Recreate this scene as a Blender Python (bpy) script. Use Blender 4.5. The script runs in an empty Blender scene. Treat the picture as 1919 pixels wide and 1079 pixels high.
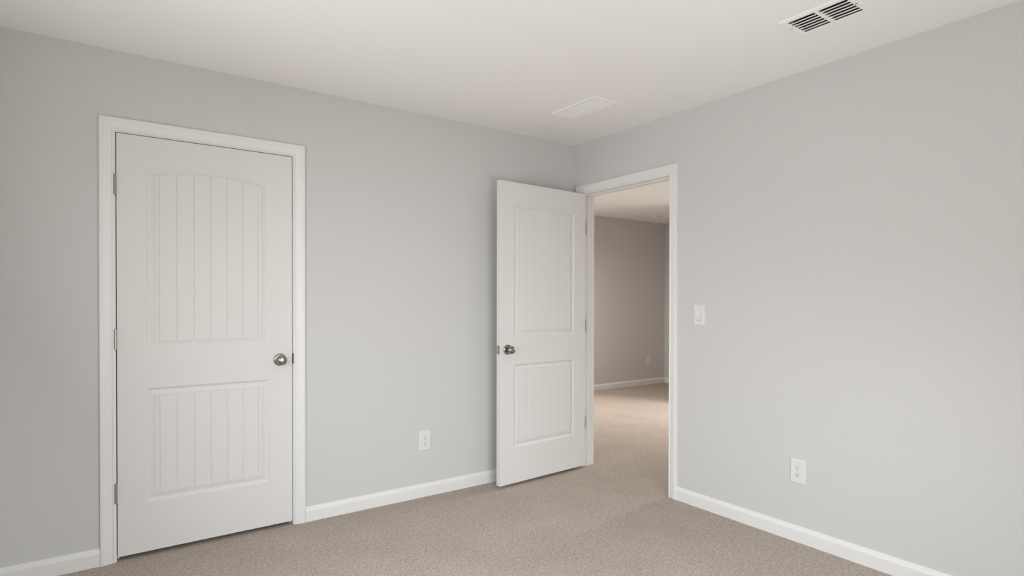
import bpy, bmesh, math, random
from mathutils import Vector, Matrix

random.seed(4)
scene = bpy.context.scene
C = scene.collection
R = math.radians

# ------------------------------------------------------------------ camera
RES_X, RES_Y = 1919, 1079
FOCAL_PX = 1082.96
cam_data = bpy.data.cameras.new('camera')
cam_data.sensor_fit = 'HORIZONTAL'
cam_data.sensor_width = 36.0
cam_data.lens = 36.0 * FOCAL_PX / RES_X
cam_data.shift_y = (571.635 - RES_Y / 2) / RES_X
cam_data.clip_start = 0.05
cam = bpy.data.objects.new('camera', cam_data)
C.objects.link(cam)
yaw, pitch, roll = 0.615167, -0.007783, 0.0017527
F = Vector((math.cos(pitch) * math.sin(yaw), math.cos(pitch) * math.cos(yaw), math.sin(pitch)))
Rt = Vector((math.cos(yaw), -math.sin(yaw), 0))
Up = Rt.cross(F)
R2 = math.cos(roll) * Rt + math.sin(roll) * Up
U2 = -math.sin(roll) * Rt + math.cos(roll) * Up
m = Matrix.Identity(4)
for i in range(3):
    m[i][0], m[i][1], m[i][2] = R2[i], U2[i], -F[i]
m.translation = (-2.95446, -3.34021, 1.25332)
cam.matrix_world = m
scene.camera = cam

# ------------------------------------------------------------------ world, exposure
world = bpy.data.worlds.new('sky')
scene.world = world
world.use_nodes = True
bg = world.node_tree.nodes['Background']
bg.inputs['Color'].default_value = (0.62, 0.78, 1.0, 1)
bg.inputs['Strength'].default_value = 0.04
vs = scene.view_settings
vs.view_transform = 'Standard'
vs.look = 'None'
vs.gamma = 1.0
vs.use_curve_mapping = False
vs.exposure = 0.06
scene.cycles.max_bounces = 12
scene.cycles.diffuse_bounces = 8


def area(name, loc, direction, sx, sy, watts, col, spread=180):
    d = bpy.data.lights.new(name, 'AREA')
    d.shape = 'RECTANGLE'
    d.size, d.size_y = sx, sy
    d.energy = watts
    d.color = col
    d.spread = R(spread)
    o = bpy.data.objects.new(name, d)
    C.objects.link(o)
    o.location = loc
    o.rotation_euler = Vector(direction).to_track_quat('-Z', 'Y').to_euler()
    return o


# daylight coming through the two bedroom windows behind the camera and the hall window
area('daylight_window_front', (-1.92, -3.79, 1.05), (0.15, 1, -1.15), 1.5, 1.7, 45, (0.93, 0.99, 1.02), 130)
area('ground_bounce_window_front', (-1.60, -3.79, 0.90), (0.2, 0.8, 0.8), 1.4, 1.4, 13, (1.0, 0.985, 0.965), 130)
area('daylight_window_left', (-3.39, -1.70, 1.05), (1, 0.22, -0.35), 1.1, 1.6, 9.5, (0.93, 0.99, 1.02), 120)
area('ground_bounce_window_left', (-3.39, -1.60, 1.40), (1, 0, 0.5), 1.2, 1.35, 17, (1.0, 0.985, 0.965))
area('daylight_window_hall', (4.07, -0.50, 1.475), (-1, 1.0, -1.4), 0.6, 1.35, 112, (1.0, 0.985, 0.965), 150)
area('warm_fill_hall', (1.0, 1.65, 2.20), (0.45, 0.1, -1), 0.35, 0.35, 17, (1.0, 0.90, 0.79), 125)  # added unseen fill, no fixture: warms and brightens the hall
hall_fill = bpy.data.lights.new('warm_fill_hall_glow', 'POINT')
hall_fill.energy = 1.2
hall_fill.shadow_soft_size = 0.12
hall_fill.color = (1.0, 0.90, 0.78)
hl = bpy.data.objects.new('warm_fill_hall_glow', hall_fill)
C.objects.link(hl)
hl.location = (1.0, 1.65, 2.22)

# ------------------------------------------------------------------ materials
def new_mat(name):
    mt = bpy.data.materials.new(name)
    mt.use_nodes = True
    nt = mt.node_tree
    return mt, nt, nt.nodes['Principled BSDF']


def noise(nt, scale, detail=2.0, rough=0.5):
    tc = nt.nodes.new('ShaderNodeTexCoord')
    n = nt.nodes.new('ShaderNodeTexNoise')
    n.inputs['Scale'].default_value = scale
    n.inputs['Detail'].default_value = detail
    n.inputs['Roughness'].default_value = rough
    nt.links.new(tc.outputs['Object'], n.inputs['Vector'])
    return n


def bump(nt, b, fac, strength, dist):
    bp = nt.nodes.new('ShaderNodeBump')
    bp.inputs['Strength'].default_value = strength
    bp.inputs['Distance'].default_value = dist
    nt.links.new(fac, bp.inputs['Height'])
    nt.links.new(bp.outputs['Normal'], b.inputs['Normal'])
    return bp


def paint(name, col, rough, scale=220, strength=0.08, dist=0.001, spec=0.5):
    mt, nt, b = new_mat(name)
    b.inputs['Base Color'].default_value = (*col, 1)
    b.inputs['Roughness'].default_value = rough
    b.inputs['Specular IOR Level'].default_value = spec
    n = noise(nt, scale, 3)
    bump(nt, b, n.outputs['Fac'], strength, dist)
    return mt


WALL = paint('wall_paint_grey', (0.630, 0.625, 0.617), 0.85, spec=0.2)
CEIL = paint('ceiling_paint_white', (0.88, 0.875, 0.865), 0.9, 120, 0.12, 0.0015)
TRIM = paint('trim_paint_white', (0.80, 0.795, 0.785), 0.38, 60, 0.02, 0.0005)
DOORP = paint('door_paint_white', (0.74, 0.73, 0.715), 0.65, 60, 0.02, 0.0005, 0.25)
PLAST = paint('white_plastic', (0.76, 0.755, 0.74), 0.4, 40, 0.0, 0.0002)
VENTP = paint('vent_white_enamel', (0.90, 0.895, 0.885), 0.45, 60, 0.02, 0.0004)
DARK = paint('slot_dark', (0.03, 0.028, 0.026), 0.6, 60, 0.02, 0.0004)
DUCT = paint('duct_sheet_metal', (0.09, 0.09, 0.085), 0.5, 40, 0.05, 0.001)
FRAMEP = paint('window_vinyl_white', (0.8, 0.8, 0.79), 0.35, 60, 0.02, 0.0004)


def metal(name, col, rough):
    mt, nt, b = new_mat(name)
    b.inputs['Base Color'].default_value = (*col, 1)
    b.inputs['Metallic'].default_value = 1.0
    n = noise(nt, 300, 2)
    mr = nt.nodes.new('ShaderNodeMapRange')
    mr.inputs['To Min'].default_value = rough * 0.85
    mr.inputs['To Max'].default_value = rough * 1.15
    nt.links.new(n.outputs['Fac'], mr.inputs['Value'])
    nt.links.new(mr.outputs['Result'], b.inputs['Roughness'])
    return mt


NICKEL = metal('satin_nickel', (0.33, 0.305, 0.28), 0.21)
HINGEM = metal('hinge_nickel', (0.42, 0.40, 0.38), 0.35)
BRONZE = metal('dark_strike_metal', (0.11, 0.10, 0.095), 0.4)


def carpet_mat():
    mt, nt, b = new_mat('carpet_beige')
    b.inputs['Roughness'].default_value = 1.0
    b.inputs['Specular IOR Level'].default_value = 0.1
    b.inputs['Sheen Weight'].default_value = 0.15
    b.inputs['Sheen Roughness'].default_value = 0.6
    fine = noise(nt, 115, 3, 0.7)
    mid = noise(nt, 40, 3, 0.6)
    big = noise(nt, 3.2, 3, 0.55)
    r = nt.nodes.new('ShaderNodeValToRGB')
    e = r.color_ramp.elements
    e[0].position, e[0].color = 0.36, (0.245, 0.196, 0.158, 1)
    e[1].position, e[1].color = 0.62, (0.525, 0.445, 0.382, 1)
    k = r.color_ramp.elements.new(0.47)
    k.color = (0.400, 0.334, 0.284, 1)
    nt.links.new(fine.outputs['Fac'], r.inputs['Fac'])
    m1 = nt.nodes.new('ShaderNodeMapRange')
    m1.inputs['From Min'].default_value, m1.inputs['From Max'].default_value = 0.3, 0.7
    m1.inputs['To Min'].default_value, m1.inputs['To Max'].default_value = 0.90, 1.10
    nt.links.new(mid.outputs['Fac'], m1.inputs['Value'])
    m2 = nt.nodes.new('ShaderNodeMapRange')
    m2.inputs['From Min'].default_value, m2.inputs['From Max'].default_value = 0.3, 0.7
    m2.inputs['To Min'].default_value, m2.inputs['To Max'].default_value = 0.94, 1.06
    nt.links.new(big.outputs['Fac'], m2.inputs['Value'])
    mm = nt.nodes.new('ShaderNodeMath')
    mm.operation = 'MULTIPLY'
    nt.links.new(m1.outputs['Result'], mm.inputs[0])
    nt.links.new(m2.outputs['Result'], mm.inputs[1])
    mx = nt.nodes.new('ShaderNodeVectorMath')
    mx.operation = 'SCALE'
    nt.links.new(r.outputs['Color'], mx.inputs[0])
    nt.links.new(mm.outputs['Value'], mx.inputs['Scale'])
    nt.links.new(mx.outputs['Vector'], b.inputs['Base Color'])
    ad = nt.nodes.new('ShaderNodeMath')
    ad.operation = 'ADD'
    nt.links.new(fine.outputs['Fac'], ad.inputs[0])
    nt.links.new(mid.outputs['Fac'], ad.inputs[1])
    bump(nt, b, ad.outputs['Value'], 0.8, 0.008)
    return mt


CARPET = carpet_mat()


def glass_mat():
    mt, nt, b = new_mat('window_glass')
    nt.nodes.remove(b)
    out = nt.nodes['Material Output']
    t = nt.nodes.new('ShaderNodeBsdfTransparent')
    g = nt.nodes.new('ShaderNodeBsdfGlossy')
    g.inputs['Roughness'].default_value = 0.02
    mx = nt.nodes.new('ShaderNodeMixShader')
    fr = nt.nodes.new('ShaderNodeFresnel')
    fr.inputs['IOR'].default_value = 1.45
    nt.links.new(fr.outputs['Fac'], mx.inputs['Fac'])
    nt.links.new(t.outputs['BSDF'], mx.inputs[1])
    nt.links.new(g.outputs['BSDF'], mx.inputs[2])
    nt.links.new(mx.outputs['Shader'], out.inputs['Surface'])
    return mt


GLASS = glass_mat()

# ------------------------------------------------------------------ helpers
def add_box(bm, x0, x1, y0, y1, z0, z1):
    vs_ = [bm.verts.new((x, y, z)) for x in (x0, x1) for y in (y0, y1) for z in (z0, z1)]
    for f in ((0, 1, 3, 2), (4, 6, 7, 5), (0, 4, 5, 1), (2, 3, 7, 6), (0, 2, 6, 4), (1, 5, 7, 3)):
        bm.faces.new([vs_[i] for i in f])


def add_loft(bm, rings, closed=True, caps=True):
    """Skin a list of equally long vertex rings."""
    rv = [[bm.verts.new(p) for p in r] for r in rings]
    n = len(rv[0])
    for a, b in zip(rv, rv[1:]):
        for i in range(n if closed else n - 1):
            j = (i + 1) % n
            bm.faces.new((a[i], a[j], b[j], b[i]))
    if caps:
        bm.faces.new(rv[0][::-1])
        bm.faces.new(rv[-1])
    return rv


def add_lathe(bm, prof, origin, axis, seg=40):
    """prof: (distance along axis, radius) pairs."""
    ax = Vector(axis).normalized()
    u = ax.orthogonal().normalized()
    w = ax.cross(u)
    o = Vector(origin)
    rings = []
    for d, r in prof:
        rings.append([o + ax * d + (u * math.cos(2 * math.pi * k / seg) + w * math.sin(2 * math.pi * k / seg)) * max(r, 1e-5) for k in range(seg)])
    add_loft(bm, rings)


def rounded_rect(w, h, r, n=5):
    pts = []
    for cx, cy, a0 in ((w / 2 - r, h / 2 - r, 0), (-w / 2 + r, h / 2 - r, 90), (-w / 2 + r, -h / 2 + r, 180), (w / 2 - r, -h / 2 + r, 270)):
        for k in range(n + 1):
            a = R(a0 + 90 * k / n)
            pts.append((cx + r * math.cos(a), cy + r * math.sin(a)))
    return pts


def obj(name, bm, mat, parent=None, smooth=False, bevel=0.0, loc=None, sharp=35):
    bmesh.ops.remove_doubles(bm, verts=bm.verts, dist=1e-6)
    bmesh.ops.recalc_face_normals(bm, faces=bm.faces)
    me = bpy.data.meshes.new(name)
    bm.to_mesh(me)
    bm.free()
    o = bpy.data.objects.new(name, me)
    C.objects.link(o)
    me.materials.append(mat)
    if smooth:
        me.polygons.foreach_set('use_smooth', [True] * len(me.polygons))
        me.set_sharp_from_angle(angle=R(sharp))
    if bevel:
        b = o.modifiers.new('bevel', 'BEVEL')
        b.width = bevel
        b.segments = 2
        b.limit_method = 'ANGLE'
        b.angle_limit = R(40)
    if parent:
        o.parent = parent
    if loc:
        o.location = loc
    return o


def empty(name, loc=(0, 0, 0), rotz=0.0):
    o = bpy.data.objects.new(name, None)
    C.objects.link(o)
    o.location = loc
    o.rotation_euler = (0, 0, rotz)
    o.empty_display_size = 0.1
    return o


def tag(o, label, cat, group=None, kind=None):
    o['label'] = label
    o['category'] = cat
    if group:
        o['group'] = group
    if kind:
        o['kind'] = kind
    return o


def struct(o, label, cat):
    return tag(o, label, cat, kind='structure')


def boxes(*bs):
    bm = bmesh.new()
    for b in bs:
        add_box(bm, *b)
    return bm


# ------------------------------------------------------------------ dimensions
H = 2.44                      # ceiling
T = 0.115                     # wall thickness
XL, YF = -3.40, -3.80         # left and front walls of the bedroom (behind the camera)
HX, HY0, HY1 = 4.10, -2.60, 2.57   # hall beyond the doorway
# closet door
CL0, CL1, LEAF_Z0, LEAF_Z1 = -2.903, -2.097, 0.021, 2.050
JT = 0.019                    # jamb thickness
CJ0, CJ1 = CL0 - 0.0042, CL1 + 0.0042
JZ = LEAF_Z1 + 0.0042
# doorway
DJ0, DJ1 = -0.901, -0.083     # jamb faces (near, far)

# ------------------------------------------------------------------ room shell
struct(obj('floor', boxes((XL - T, HX + T, YF - T, HY1 + T, -0.10, 0.0)), CARPET),
       'beige cut pile carpet covering the bedroom and running on through the doorway', 'floor')

wb = boxes((XL - T, CJ0 - JT, 0, T, 0, H), (CJ1 + JT, 0, 0, T, 0, H), (CJ0 - JT, CJ1 + JT, 0, T, JZ + JT, H))
struct(obj('wall_back', wb, WALL), 'light grey painted wall holding the closed closet door', 'wall')
wr = boxes((0, T, YF - T, DJ0 - JT, 0, H), (0, T, DJ1 + JT, HY1 + T, 0, H), (0, T, DJ0 - JT, DJ1 + JT, JZ + JT, H))
struct(obj('wall_right', wr, WALL), 'light grey painted wall with the open doorway and light switch', 'wall')
# left and front walls with a window each
W1 = (-2.70, -0.95, 0.18, 2.00)
wf = boxes((XL - T, W1[0], YF - T, YF, 0, H), (W1[1], 0, YF - T, YF, 0, H), (W1[0], W1[1], YF - T, YF, 0, W1[2]), (W1[0], W1[1], YF - T, YF, W1[3], H))
struct(obj('wall_front', wf, WALL), 'light grey painted wall with a window facing the closet door', 'wall')
W2 = (-2.30, -0.95, 0.22, 2.10)
wl = boxes((XL - T, XL, YF, W2[0], 0, H), (XL - T, XL, W2[1], 0, 0, H), (XL - T, XL, W2[0], W2[1], 0, W2[2]), (XL - T, XL, W2[0], W2[1], W2[3], H))
struct(obj('wall_left', wl, WALL), 'light grey painted wall with a window facing the doorway', 'wall')
# closet behind the closed door
struct(obj('wall_closet', boxes((XL, 0, 0.75, 0.75 + T, 0, H), (XL - T, XL, T, 0.75 + T, 0, H)), WALL), 'grey painted wall inside the closet', 'wall')
# hall walls
struct(obj('wall_hall_back', boxes((T, HX, HY1, HY1 + T, 0, H)), WALL), 'far grey wall of the room beyond the doorway with an outlet', 'wall')
W3 = (-0.85, -0.15, 0.80, 2.15)
wh = boxes((HX, HX + T, HY0 - T, W3[0], 0, H), (HX, HX + T, W3[1], HY1 + T, 0, H), (HX, HX + T, W3[0], W3[1], 0, W3[2]), (HX, HX + T, W3[0], W3[1], W3[3], H))
struct(obj('wall_hall_right', wh, WALL), 'grey wall meeting the far wall beyond the doorway', 'wall')
struct(obj('wall_hall_front', boxes((T, HX, HY0 - T, HY0, 0, H)), WALL), 'grey wall at the near end of the room beyond the doorway', 'wall')
struct(obj('wall_hall_shade_stub', boxes((3.25, HX, 0.64, 0.75, 0, H)), WALL), 'added unseen grey wall stub shading the far carpet beyond the doorway', 'wall')  # occluder added out of view to cast the shadow edge on the hall carpet

# ceiling with the two register openings
V1 = (-0.503, -2.120)         # vent centres
V2 = (-0.5345, -0.676)
holes = [(-0.578, -0.428, -2.246, -1.992), (-0.615, -0.454, -0.855, -0.497)]
cb = bmesh.new()
X0, X1, Y0, Y1 = XL - T, HX + T, YF - T, HY1 + T
add_box(cb, X0, X1, Y0, holes[0][2], H, H + 0.02)
add_box(cb, X0, X1, holes[0][3], holes[1][2], H, H + 0.02)
add_box(cb, X0, X1, holes[1][3], Y1, H, H + 0.02)
for h in holes:
    add_box(cb, X0, h[0], h[2], h[3], H, H + 0.02)
    add_box(cb, h[1], X1, h[2], h[3], H, H + 0.02)
struct(obj('ceiling', cb, CEIL), 'flat white painted ceiling with two air vents', 'ceiling')


# baseboards ------------------------------------------------------
BB_PROF = [(0, 0), (0.013, 0), (0.013, 0.060), (0.0115, 0.066), (0.008, 0.072), (0.0065, 0.079), (0.0045, 0.083), (0, 0.083)]


def baseboard(name, p, q, n, label):
    """Straight run from p to q on the floor; n points out of the wall."""
    bm = bmesh.new()
    nv = Vector((*n, 0))
    add_loft(bm, [[Vector((*e, 0)) + nv * d + Vector((0, 0, z)) for d, z in BB_PROF] for e in (p, q)])
    return struct(obj(name, bm, TRIM), label, 'baseboard')


CO = 0.0694                   # casing outer edge from the leaf edge
baseboard('baseboard_left', (XL + 0.013, 0), (CL0 - CO - 0.0005, 0), (0, -1), 'white baseboard between the left room corner and the closet door casing')
baseboard('baseboard_back', (CL1 + CO + 0.0005, 0), (0, 0), (0, -1), 'white baseboard under the outlet between the closet door and the open door')
baseboard('baseboard_right', (0, DJ0 - 0.0654 - 0.0005), (0, YF), (-1, 0), 'white baseboard along the grey wall right of the doorway')
baseboard('baseboard_front', (XL + 0.013, YF), (-0.013, YF), (0, 1), 'white baseboard under the front window')
baseboard('baseboard_window_side', (XL, YF), (XL, 0), (1, 0), 'white baseboard under the left window')
baseboard('baseboard_hall_back', (T, HY1), (HX, HY1), (0, -1), 'white baseboard along the far wall beyond the doorway')
baseboard('baseboard_hall_right', (HX, HY1 - 0.013), (HX, 0.75), (-1, 0), 'short white baseboard on the side wall beyond the doorway')

# casings ---------------------------------------------------------
# (distance from the inner edge, thickness)
CAS_W = 1.05
CAS = [(0, 0), (0, 0.0075), (0.0018, 0.0092), (0.0055, 0.0096), (0.0085, 0.0088), (0.0105, 0.0066), (0.0125, 0.0072),
       (0.0180, 0.0098), (0.0260, 0.0120), (0.0350, 0.0134), (0.0385, 0.0140), (0.0400, 0.0158), (0.0450, 0.0168), (0.0520, 0.0168), (0.0560, 0.0155), (0.0575, 0.0125), (0.0575, 0)]


CAS = [(d * CAS_W, t) for d, t in CAS]


def casing_bm(a0, a1, ztop, to_world):
    """Mitred U of casing round an opening whose casing inner edges are a0, a1, ztop; to_world(a, t, z)."""
    bm = bmesh.new()
    path = [((a0, 0.0), (-1, 0)), ((a0, ztop), (-1, 1)), ((a1, ztop), (1, 1)), ((a1, 0.0), (1, 0))]
    add_loft(bm, [[to_world(a + d * da, t, z + d * dz) for d, t in CAS] for (a, z), (da, dz) in path])
    return bm


t1 = struct(empty('trim_1', ((CL0 + CL1) / 2, 0, 0)), 'white moulded frame around the closed closet door', 'door frame')
oc = Vector(((CL0 + CL1) / 2, 0, 0))
obj('casing', casing_bm(CL0 - 0.0090, CL1 + 0.0090, LEAF_Z1 + 0.0090, lambda a, t, z: Vector((a, -t, z)) - oc), TRIM, t1, smooth=True)


def shift(bm, v):
    bmesh.ops.translate(bm, verts=bm.verts, vec=v)
    return bm


obj('jamb', shift(boxes((CJ0 - JT, CJ0, 0, T, 0, JZ + JT), (CJ1, CJ1 + JT, 0, T, 0, JZ + JT), (CJ0, CJ1, 0, T, JZ, JZ + JT)), -oc), TRIM, t1)
obj('door_stop', shift(boxes((CJ0, CJ0 + 0.011, 0.038, 0.072, 0, JZ), (CJ1 - 0.011, CJ1, 0.038, 0.072, 0, JZ), (CJ0 + 0.011, CJ1 - 0.011, 0.038, 0.072, JZ - 0.011, JZ)), -oc), TRIM, t1, bevel=0.002)

t2 = struct(empty('trim_2', (0, (DJ0 + DJ1) / 2, 0)), 'white moulded frame around the open doorway', 'door frame')
od = Vector((0, (DJ0 + DJ1) / 2, 0))
obj('casing', casing_bm(DJ0 - 0.006, DJ1 + 0.006, JZ + 0.005, lambda a, t, z: Vector((-t, a, z)) - od), TRIM, t2, smooth=True)
obj('casing', casing_bm(DJ0 - 0.006, DJ1 + 0.006, JZ + 0.005, lambda a, t, z: Vector((T + t, a, z)) - od), TRIM, t2, smooth=True)
obj('jamb', shift(boxes((0, T, DJ0 - JT, DJ0, 0, JZ + JT), (0, T, DJ1, DJ1 + JT, 0, JZ + JT), (0, T, DJ0, DJ1, JZ, JZ + JT)), -od), TRIM, t2)
obj('door_stop', shift(boxes((0.038, 0.074, DJ0, DJ0 + 0.011, 0, JZ), (0.038, 0.074, DJ1 - 0.011, DJ1, 0, JZ), (0.038, 0.074, DJ0 + 0.011, DJ1 - 0.011, JZ - 0.011, JZ)), -od), TRIM, t2, bevel=0.002)


def strike_bm(inner, side, dep):
    """Strike plate on a jamb face with its lip curling round the jamb's room edge. inner(s, t, z): s out of the jamb face, t into the jamb from the room face."""
    bm = bmesh.new()
    zc, hh = 0.929, 0.029
    # plate with a bolt hole: four strips
    def slab(t0, t1, z0, z1, s0=0.0, s1=0.0016):
        vv = [bm.verts.new(inner(s, t, z)) for s in (s0, s1) for t in (t0, t1) for z in (z0, z1)]
        for f in ((0, 1, 3, 2), (4, 6, 7, 5), (0, 4, 5, 1), (2, 3, 7, 6), (0, 2, 6, 4), (1, 5, 7, 3)):
            bm.faces.new([vv[i] for i in f])
    slab(0.002, 0.030, zc - hh, zc - 0.013)
    slab(0.002, 0.030, zc + 0.013, zc + hh)
    slab(0.002, 0.010, zc - 0.013, zc + 0.013)
    slab(0.024, 0.030, zc - 0.013, zc + 0.013)
    # lip: bends outwards round the edge of the jamb, round ended
    rings = []
    for k in range(9):
        zz = -1 + 2 * k / 8
        w = 0.0045 + 0.0025 * math.sqrt(max(0, 1 - zz * zz))
        z = zc + hh * 0.97 * zz
        rings.append([inner(0.0016, 0.004, z), inner(0.0016, -0.0005, z), inner(-0.003, -0.0025, z), inner(-w, -0.0022, z),
                      inner(-w, -0.0005, z), inner(-0.003, -0.0004, z), inner(0.0004, 0.0004, z), inner(0.0004, 0.004, z)])
    add_loft(bm, rings)
    return bm


obj('strike_plate', shift(strike_bm(lambda s, t, z: Vector((CJ1 - s, t, z)), 1, 0), -oc), BRONZE, t1, smooth=True)['label'] = 'dark metal strike plate'
obj('strike_plate', shift(strike_bm(lambda s, t, z: Vector((t, DJ0 + s, z)), 1, 0), -od), BRONZE, t2, smooth=True)['label'] = 'dark metal strike plate'


# ------------------------------------------------------------------ doors
LT = 0.035                    # leaf thickness


def panel_loop(xc, hw, z0, z1, arch, off, n=28):
    """Counter-clockwise outline of a panel with a bowed top, shrunk by off. Returns (bottom points, top points) left to right."""
    xs = [xc - hw + off + (2 * (hw - off)) * k / n for k in range(n + 1)]
    bot = [(x, z0 + off) for x in xs]
    if arch > 0:
        hww = hw
        rad = (hww * hww + arch * arch) / (2 * arch)
        zc = z1 + arch - rad
        top = [(x, zc + math.sqrt((rad - off) ** 2 - (x - xc) ** 2)) for x in xs]
    else:
        top = [(x, z1 - off) for x in xs]
    return bot, top


def loop_pts(bot, top):
    return bot + top[::-1]


STICK = [(0.0, 0.0), (0.0022, 0.0012), (0.0060, 0.0042), (0.0100, 0.0074), (0.0135, 0.0086), (0.0165, 0.0086), (0.0200, 0.0078), (0.0300, 0.0050), (0.0368, 0.0032), (0.0380, 0.0056), (0.0400, 0.0036)]


def leaf_bm(W):
    bm = bmesh.new()
    xc = W / 2
    z0, z1 = LEAF_Z0, LEAF_Z1
    panels = [(xc, 0.2865, 1.011, 1.8965, 0.0365), (xc, 0.2865, 0.262, 0.822, 0.0)]
    for side in (0, 1):
        def P(x, z, d):
            return (x, d, z) if side == 0 else (x, LT - d, z)
        # flat frame: rectangle with two holes
        outer = [bm.verts.new(P(x, z, 0)) for x, z in ((0, z0), (W, z0), (W, z1), (0, z1))]
        edges = [bm.edges.new((outer[i], outer[(i + 1) % 4])) for i in range(4)]
        for (pc, hw, a, b, arch) in panels:
            first = None
            prev = None
            for off, dep in STICK:
                pts = loop_pts(*panel_loop(pc, hw, a, b, arch, off))
                ring = [bm.verts.new(P(x, z, dep)) for x, z in pts]
                if prev is None:
                    n = len(ring)
                    edges += [bm.edges.new((ring[i], ring[(i + 1) % n])) for i in range(n)]
                else:
                    for i in range(len(ring)):
                        j = (i + 1) % len(ring)
                        bm.faces.new((prev[i], prev[j], ring[j], ring[i]))
                prev = ring
            # planked field: columns between the V grooves
            off, dep = STICK[-1]
            hwf = hw - off
            gw = 0.0032
            cols = [(-hwf, 0)]
            for k in range(-3, 4):
                g = k * 0.0765
                cols += [(g - gw, 0), (g, 1), (g + gw, 0)]
            cols += [(hwf, 0)]
            # extra columns so that the bowed top stays smooth
            allc = []
            for (c0, d0), (c1, d1) in zip(cols, cols[1:]):
                allc.append((c0, d0))
                if c1 - c0 > 0.02:
                    for q in (0.25, 0.5, 0.75):
                        allc.append((c0 + (c1 - c0) * q, 0))
            allc.append(cols[-1])
            if arch > 0:
                rad = (hw * hw + arch * arch) / (2 * arch)
                zc = b + arch - rad
                ztop = lambda x: zc + math.sqrt((rad - off) ** 2 - x * x)
            else:
                ztop = lambda x: b - off
            grid = []
            for x, isg in allc:
                zb, zt = a + off, ztop(x)
                d = dep + (0.0036 if isg else 0)
                grid.append([bm.verts.new(P(pc + x, zb, dep)), bm.verts.new(P(pc + x, zb + 0.004, d)), bm.verts.new(P(pc + x, zt - 0.004, d)), bm.verts.new(P(pc + x, zt, dep))])
            for ca, cb_ in zip(grid, grid[1:]):
                for i in range(3):
                    bm.faces.new((ca[i], cb_[i], cb_[i + 1], ca[i + 1]))
        bmesh.ops.triangle_fill(bm, use_beauty=True, use_dissolve=False, edges=edges)
    # the four edges of the leaf
    for (xa, za), (xb, zb) in (((0, z0), (W, z0)), ((W, z0), (W, z1)), ((W, z1), (0, z1)), ((0, z1), (0, z0))):
        bm.faces.new([bm.verts.new(v) for v in ((xa, 0, za), (xb, 0, zb), (xb, LT, zb), (xa, LT, za))])
    return bm


def knob_bm(x, z, y0, sgn):
    bm = bmesh.new()
    prof = [(0, 0.0125), (0.014, 0.0115), (0.022, 0.0118), (0.026, 0.0150), (0.030, 0.0205), (0.035, 0.0247), (0.041, 0.0268), (0.047, 0.0268),
            (0.052, 0.0252), (0.056, 0.0218), (0.0585, 0.0172), (0.0598, 0.0115), (0.0603, 0.0060), (0.0604, 0.0)]
    add_lathe(bm, prof, (x, y0, z), (0, sgn, 0), 48)
    return bm


def rosette_bm(x, z, y0, sgn):
    bm = bmesh.new()
    prof = [(0, 0.0335), (0.003, 0.0335), (0.0055, 0.0325), (0.0075, 0.0295), (0.0085, 0.0255), (0.0085, 0.0235), (0.010, 0.0205), (0.011, 0.0150), (0.011, 0.0)]
    add_lathe(bm, prof, (x, y0, z), (0, sgn, 0), 48)
    return bm


def door_leaf(name, W, loc, rotz, hinge_at_zero, hinge_y, label):
    root = struct(empty(name, loc, rotz), label, 'door')
    obj('door_leaf', leaf_bm(W), DOORP, root, smooth=True, sharp=18)
    kx = W - 0.064 if hinge_at_zero else 0.064
    for y0, s in ((0, -1), (LT, 1)):
        kn = obj('door_knob', knob_bm(kx, 0.926, y0, s), NICKEL, root, smooth=True)
        obj('rosette', rosette_bm(kx, 0.926, y0, s), NICKEL, kn, smooth=True)
        kn['label'] = 'round satin nickel door knob'
    # latch face plate and bolt on the free edge
    ex, sx = (W, 1) if hinge_at_zero else (0, -1)
    bm = bmesh.new()
    rr = rounded_rect(0.0255, 0.057, 0.006)
    add_loft(bm, [[(ex + sx * d, LT / 2 + a, 0.926 + c) for a, c in rr] for d in (0, 0.0012)])
    lp = obj('latch_plate', bm, HINGEM, root)
    lp['label'] = 'nickel latch plate on the door edge'
    if not hinge_at_zero:
        bm = bmesh.new()
        add_loft(bm, [[(ex + sx * d, LT / 2 + a, 0.926 + c) for a, c in ((-0.0055, -0.009), (0.0055, -0.009), (0.0055, 0.009), (-0.0055, 0.009))] for d in (0.001, 0.004)]
                 + [[(ex + sx * 0.012, LT / 2 + a, 0.926 + c) for a, c in ((0.002, -0.009), (0.0055, -0.009), (0.0055, 0.009), (0.002, 0.009))]])
        obj('latch_bolt', bm, NICKEL, lp, bevel=0.001)
    # three hinges
    hx = 0.0 if hinge_at_zero else W
    s = -1 if hinge_at_zero else 1
    for zc in (1.803, 1.066, 0.330):
        bm = bmesh.new()
        rad = 0.0062
        px, py = hx + s * 0.0065, hinge_y
        prof = [(-0.0490, 0.0), (-0.0488, 0.0035), (-0.0475, 0.0052), (-0.0465, rad)]
        for k in range(1, 5):
            zz = -0.0465 + 0.093 * k / 5
            prof += [(zz - 0.0006, rad), (zz - 0.0002, rad * 0.86), (zz + 0.0002, rad * 0.86), (zz + 0.0006, rad)]
        prof += [(0.0465, rad), (0.0475, 0.0052), (0.0488, 0.0035), (0.0490, 0.0)]
        add_lathe(bm, prof, (px, py, zc), (0, 0, 1), 20)
        # leaf plate let into the door's edge, reaching to the barrel
        y_in = 0.030 if hinge_y < LT / 2 else LT - 0.030
        ya, yb = sorted((y_in, py))
        xa, xb = sorted((hx + s * 0.0002, hx + s * 0.0022))
        add_box(bm, xa, xb, ya, yb, zc - 0.0465, zc + 0.0465)
        obj('hinge', bm, HINGEM, root, smooth=True)['label'] = 'satin nickel butt hinge'
    return root


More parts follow.
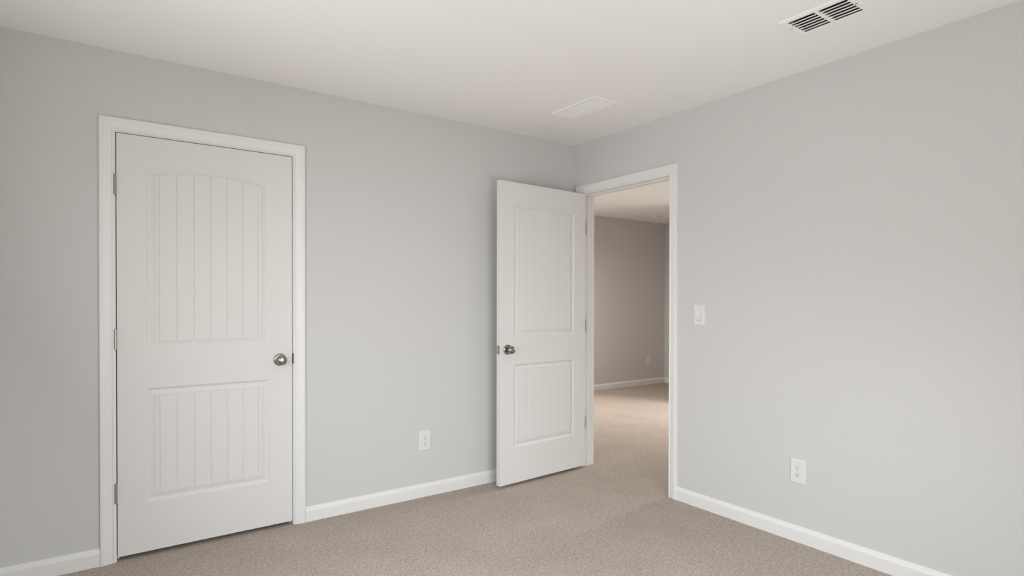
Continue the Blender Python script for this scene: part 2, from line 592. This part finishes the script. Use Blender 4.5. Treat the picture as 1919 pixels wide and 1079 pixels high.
WLEAF = CL1 - CL0
door_leaf('door_1', WLEAF, (CL0, 0, 0), 0, True, -0.0085, 'closed white closet door with arched plank panel and three visible hinges')
a_open = R(3.8)
free = Vector((-0.8155, -0.1760, 0))
door_leaf('door_2', 0.808, free, a_open, False, LT + 0.0055, 'open white bedroom door swung back beside the doorway near the room corner')

# hinge leaves on the doorway jamb
for zc in (1.803, 1.066, 0.330):
    obj('hinge_leaf', shift(boxes((0.001, 0.031, DJ1 - 0.0018, DJ1, zc - 0.0465, zc + 0.0465)), -od), HINGEM, t2)


# ------------------------------------------------------------------ outlets, switch
def wall_frame(o, normal_angle):
    o.rotation_euler = (0, 0, normal_angle)


def plate_bm(w, h, hole_w, hole_h, th=0.0062):
    bm = bmesh.new()
    n = 5
    o0 = rounded_rect(w, h, 0.004, n)
    o1 = rounded_rect(w - 0.0015, h - 0.0015, 0.004, n)
    o2 = rounded_rect(w - 0.008, h - 0.008, 0.003, n)
    o3 = rounded_rect(hole_w + 0.006, hole_h + 0.006, 0.002, n)
    i0 = rounded_rect(hole_w, hole_h, 0.0012, n)
    add_loft(bm, [[(a, -y, c) for a, c in ring] for ring, y in ((o0, 0), (o1, 0.0035), (o2, th), (o3, th - 0.0004), (i0, th - 0.0008), (i0, 0.0))], caps=False)
    return bm


def outlet(loc, rotz, label, cat='outlet'):
    r = tag(empty('wall_outlet', loc, rotz), label, cat, 'duplex wall outlets')
    obj('cover_plate', plate_bm(0.0785, 0.1245, 0.0345, 0.068), PLAST, r, smooth=True, sharp=8)
    bm = bmesh.new()
    add_loft(bm, [[(a, -y, c) for a, c in rounded_rect(w, h, 0.0015)] for w, h, y in ((0.0335, 0.067, 0.0), (0.0335, 0.067, 0.0062), (0.0325, 0.066, 0.0070))])
    rec = obj('receptacle', bm, PLAST, r, smooth=True)
    for zc in (0.0165, -0.0165):
        bm = bmesh.new()
        add_box(bm, -0.0072, -0.0052, -0.0074, -0.0066, zc - 0.0005, zc + 0.0085)
        add_box(bm, 0.0052, 0.0072, -0.0074, -0.0066, zc + 0.0008, zc + 0.0078)
        add_lathe(bm, [(0.0, 0.0028), (0.0008, 0.0028)], (0, -0.0066, zc - 0.0072), (0, -1, 0), 16)
        obj('socket_slots', bm, DARK, rec)['label'] = 'dark socket slots'
    return r


proto = outlet((-1.276, 0, 0.358), 0, 'white outlet low on the grey wall between the closet door and the open door')


def dup(o, loc, rotz, label):
    c = o.copy()
    C.objects.link(c)
    c.location = loc
    c.rotation_euler = (0, 0, rotz)
    c['label'] = label
    for ch in o.children:
        k = ch.copy()
        C.objects.link(k)
        k.parent = c
        for g in ch.children:
            s = g.copy()
            C.objects.link(s)
            s.parent = k
    return c


dup(proto, (0, -1.747, 0.366), R(-90), 'white outlet low on the same grey wall as the light switch, above the baseboard')
dup(proto, (3.733, HY1, 0.362), 0, 'small outlet on the far wall seen through the open doorway')

sw = tag(empty('light_switch', (0, -1.1305, 1.168), R(-90)), 'white rocker light switch on the grey wall beside the doorway', 'light switch')
obj('cover_plate', plate_bm(0.0765, 0.1250, 0.0345, 0.068), PLAST, sw, smooth=True, sharp=8)
bm = bmesh.new()
for zz0, zz1, ya, yb in ((-0.033, 0.033, 0.0, 0.0),):
    prof = [(-0.0318, 0.0005), (-0.0305, 0.0105), (-0.0290, 0.0112), (0.0, 0.0078), (0.031, 0.0062), (0.0325, 0.0055), (0.0325, 0.0005)]
    add_loft(bm, [[(x, -y, z) for z, y in prof] for x in (-0.0162, 0.0162)])
obj('rocker', bm, PLAST, sw, smooth=True)


# ------------------------------------------------------------------ ceiling registers
def frame_bm(w, l, hw, hl, bars, th=0.006, wall=-0.012):
    """Register face: sloped rim round one opening, with cross bars at the given positions along l."""
    bm = bmesh.new()
    rr = lambda a, b, r: rounded_rect(a, b, r, 3)
    add_loft(bm, [[(a, c, -y) for a, c in ring] for ring, y in ((rr(w, l, 0.003), 0.0), (rr(w - 0.003, l - 0.003, 0.003), 0.0022), (rr(w - 0.022, l - 0.022, 0.002), th),
                                                               (rr(hw, hl, 0.001), th), (rr(hw, hl, 0.001), wall))], caps=False)
    for c, bw in bars:
        add_box(bm, -hw / 2, hw / 2, c - bw / 2, c + bw / 2, -th, 0.010)
    return bm


def louver_bm(w, y0, y1, n, lean, height, th=0.0012, zlow=-0.0058, lip=0.0, x_off=0.0):
    """n blades running along y; lean is the x shift from the lower to the upper edge."""
    bm = bmesh.new()
    for k in range(n):
        x = x_off - w / 2 + w * (k + 0.5) / n
        a = Vector((x, 0, zlow))
        b = Vector((x + lean, 0, zlow + height))
        d = (b - a).normalized()
        nn = Vector((d.z, 0, -d.x)) * th / 2
        sec = [a - nn, a + nn, b + nn, b - nn]
        if lip:
            sec = [a + Vector((-lip, 0, 0)), a + Vector((-lip, 0, 0.0012)), a + Vector((0, 0, 0.0012)) - nn, b - nn, b + nn, a + nn]
        add_loft(bm, [[(p.x, y, p.z) for p in sec] for y in (y0, y1)])
    return bm


def screw_bm(x, y, z):
    bm = bmesh.new()
    add_lathe(bm, [(0, 0.0042), (0.0008, 0.0040), (0.0018, 0.0024), (0.0020, 0.0)], (x, y, z), (0, 0, -1), 16)
    return bm


def duct_bm(h):
    bm = bmesh.new()
    x0, x1, y0, y1 = h
    t = 0.004
    add_box(bm, x0 - t, x0, y0 - t, y1 + t, 0, 0.22)
    add_box(bm, x1, x1 + t, y0 - t, y1 + t, 0, 0.22)
    add_box(bm, x0, x1, y0 - t, y0, 0, 0.22)
    add_box(bm, x0, x1, y1, y1 + t, 0, 0.22)
    add_box(bm, x0 - t, x1 + t, y0 - t, y1 + t, 0.22, 0.225)
    return bm


v1 = tag(empty('ceiling_vent', (*V1, H)), 'white ceiling register with two rows of dark open slots near the right wall', 'air vent', 'ceiling air vents')
obj('vent_frame', frame_bm(0.203, 0.304, 0.145, 0.238, [(0.0005, 0.015)], wall=0.003), VENTP, v1)
obj('louver_bank', louver_bm(0.125, 0.0075, 0.1185, 5, 0.0200, 0.010, lip=0.0062, x_off=0.0025), VENTP, v1)
obj('louver_bank', louver_bm(0.125, -0.1185, -0.007, 5, 0.0200, 0.010, lip=0.0062, x_off=0.0025), VENTP, v1)
h0 = holes[0]
db = obj('duct_boot', duct_bm((h0[0] - V1[0], h0[1] - V1[0], h0[2] - V1[1], h0[3] - V1[1])), DUCT, v1)
db['label'] = 'dark sheet metal duct behind the slots'
for yy in (0.1345, -0.1265):
    obj('screw', screw_bm(-0.010, yy, -0.006), HINGEM, v1)
bm = bmesh.new()
add_box(bm, -0.006, 0.002, -0.146, -0.138, -0.014, -0.006)
obj('damper_lever', bm, VENTP, v1, bevel=0.001)

v2 = tag(empty('ceiling_vent', (*V2, H)), 'white three section ceiling register above the open door near the room corner', 'air vent', 'ceiling air vents')
obj('vent_frame', frame_bm(0.205, 0.398, 0.152, 0.346, [(0.0555, 0.008), (-0.0600, 0.008)]), VENTP, v2)
for ya, yb in ((0.0595, 0.173), (-0.056, 0.0515), (-0.173, -0.064)):
    obj('louver_bank', louver_bm(0.166, ya, yb, 12, -0.0165, 0.006, zlow=-0.004), VENTP, v2)
h1 = holes[1]
obj('duct_boot', duct_bm((h1[0] - V2[0], h1[1] - V2[0], h1[2] - V2[1], h1[3] - V2[1])), DUCT, v2)['label'] = 'dark sheet metal duct behind the louvers'

# ------------------------------------------------------------------ smoke detector
sd = tag(empty('smoke_detector', (3.357, 2.129, H)), 'round white smoke detector on the ceiling beyond the doorway', 'smoke detector')
bm = bmesh.new()
add_lathe(bm, [(0, 0.074), (0.008, 0.074), (0.010, 0.072), (0.010, 0.0)], (0, 0, 0), (0, 0, -1), 48)
obj('base', bm, PLAST, sd, smooth=True)
bm = bmesh.new()
add_lathe(bm, [(0.010, 0.060), (0.018, 0.060), (0.020, 0.058), (0.030, 0.056), (0.038, 0.050), (0.042, 0.040), (0.043, 0.0)], (0, 0, 0), (0, 0, -1), 48)
obj('sensor_cover', bm, PLAST, sd, smooth=True)


# ------------------------------------------------------------------ windows behind the camera and in the hall
def window(name, a0, a1, z0, z1, to_world, label):
    """to_world(a, t, z): a along the wall, t outwards from the inner wall face."""
    def bxs(lst):
        bm = bmesh.new()
        for (b0, b1, t0, t1, c0, c1) in lst:
            vv = [bm.verts.new(to_world(a, t, z)) for a in (b0, b1) for t in (t0, t1) for z in (c0, c1)]
            for f in ((0, 1, 3, 2), (4, 6, 7, 5), (0, 4, 5, 1), (2, 3, 7, 6), (0, 2, 6, 4), (1, 5, 7, 3)):
                bm.faces.new([vv[i] for i in f])
        return bm
    w = 0.035
    zm = (z0 + z1) / 2
    fr = obj(name, bxs([(a0, a0 + w, 0.05, T, z0, z1), (a1 - w, a1, 0.05, T, z0, z1), (a0 + w, a1 - w, 0.05, T, z0, z0 + w), (a0 + w, a1 - w, 0.05, T, z1 - w, z1),
                        (a0 + w, a1 - w, 0.06, 0.10, zm - 0.02, zm + 0.02)]), FRAMEP)
    struct(fr, label, 'window')
    obj('window_pane', bxs([(a0 + w, a1 - w, 0.078, 0.082, z0 + w, zm - 0.02), (a0 + w, a1 - w, 0.078, 0.082, zm + 0.02, z1 - w)]), GLASS, fr)
    return fr


window('window_1', W1[0], W1[1], W1[2], W1[3], lambda a, t, z: (a, YF - t, z), 'white sash window in the wall facing the closet door')
window('window_2', W2[0], W2[1], W2[2], W2[3], lambda a, t, z: (XL - t, a, z), 'white sash window in the wall facing the doorway')
window('window_3', W3[0], W3[1], W3[2], W3[3], lambda a, t, z: (HX + t, a, z), 'white sash window of the room beyond the doorway')
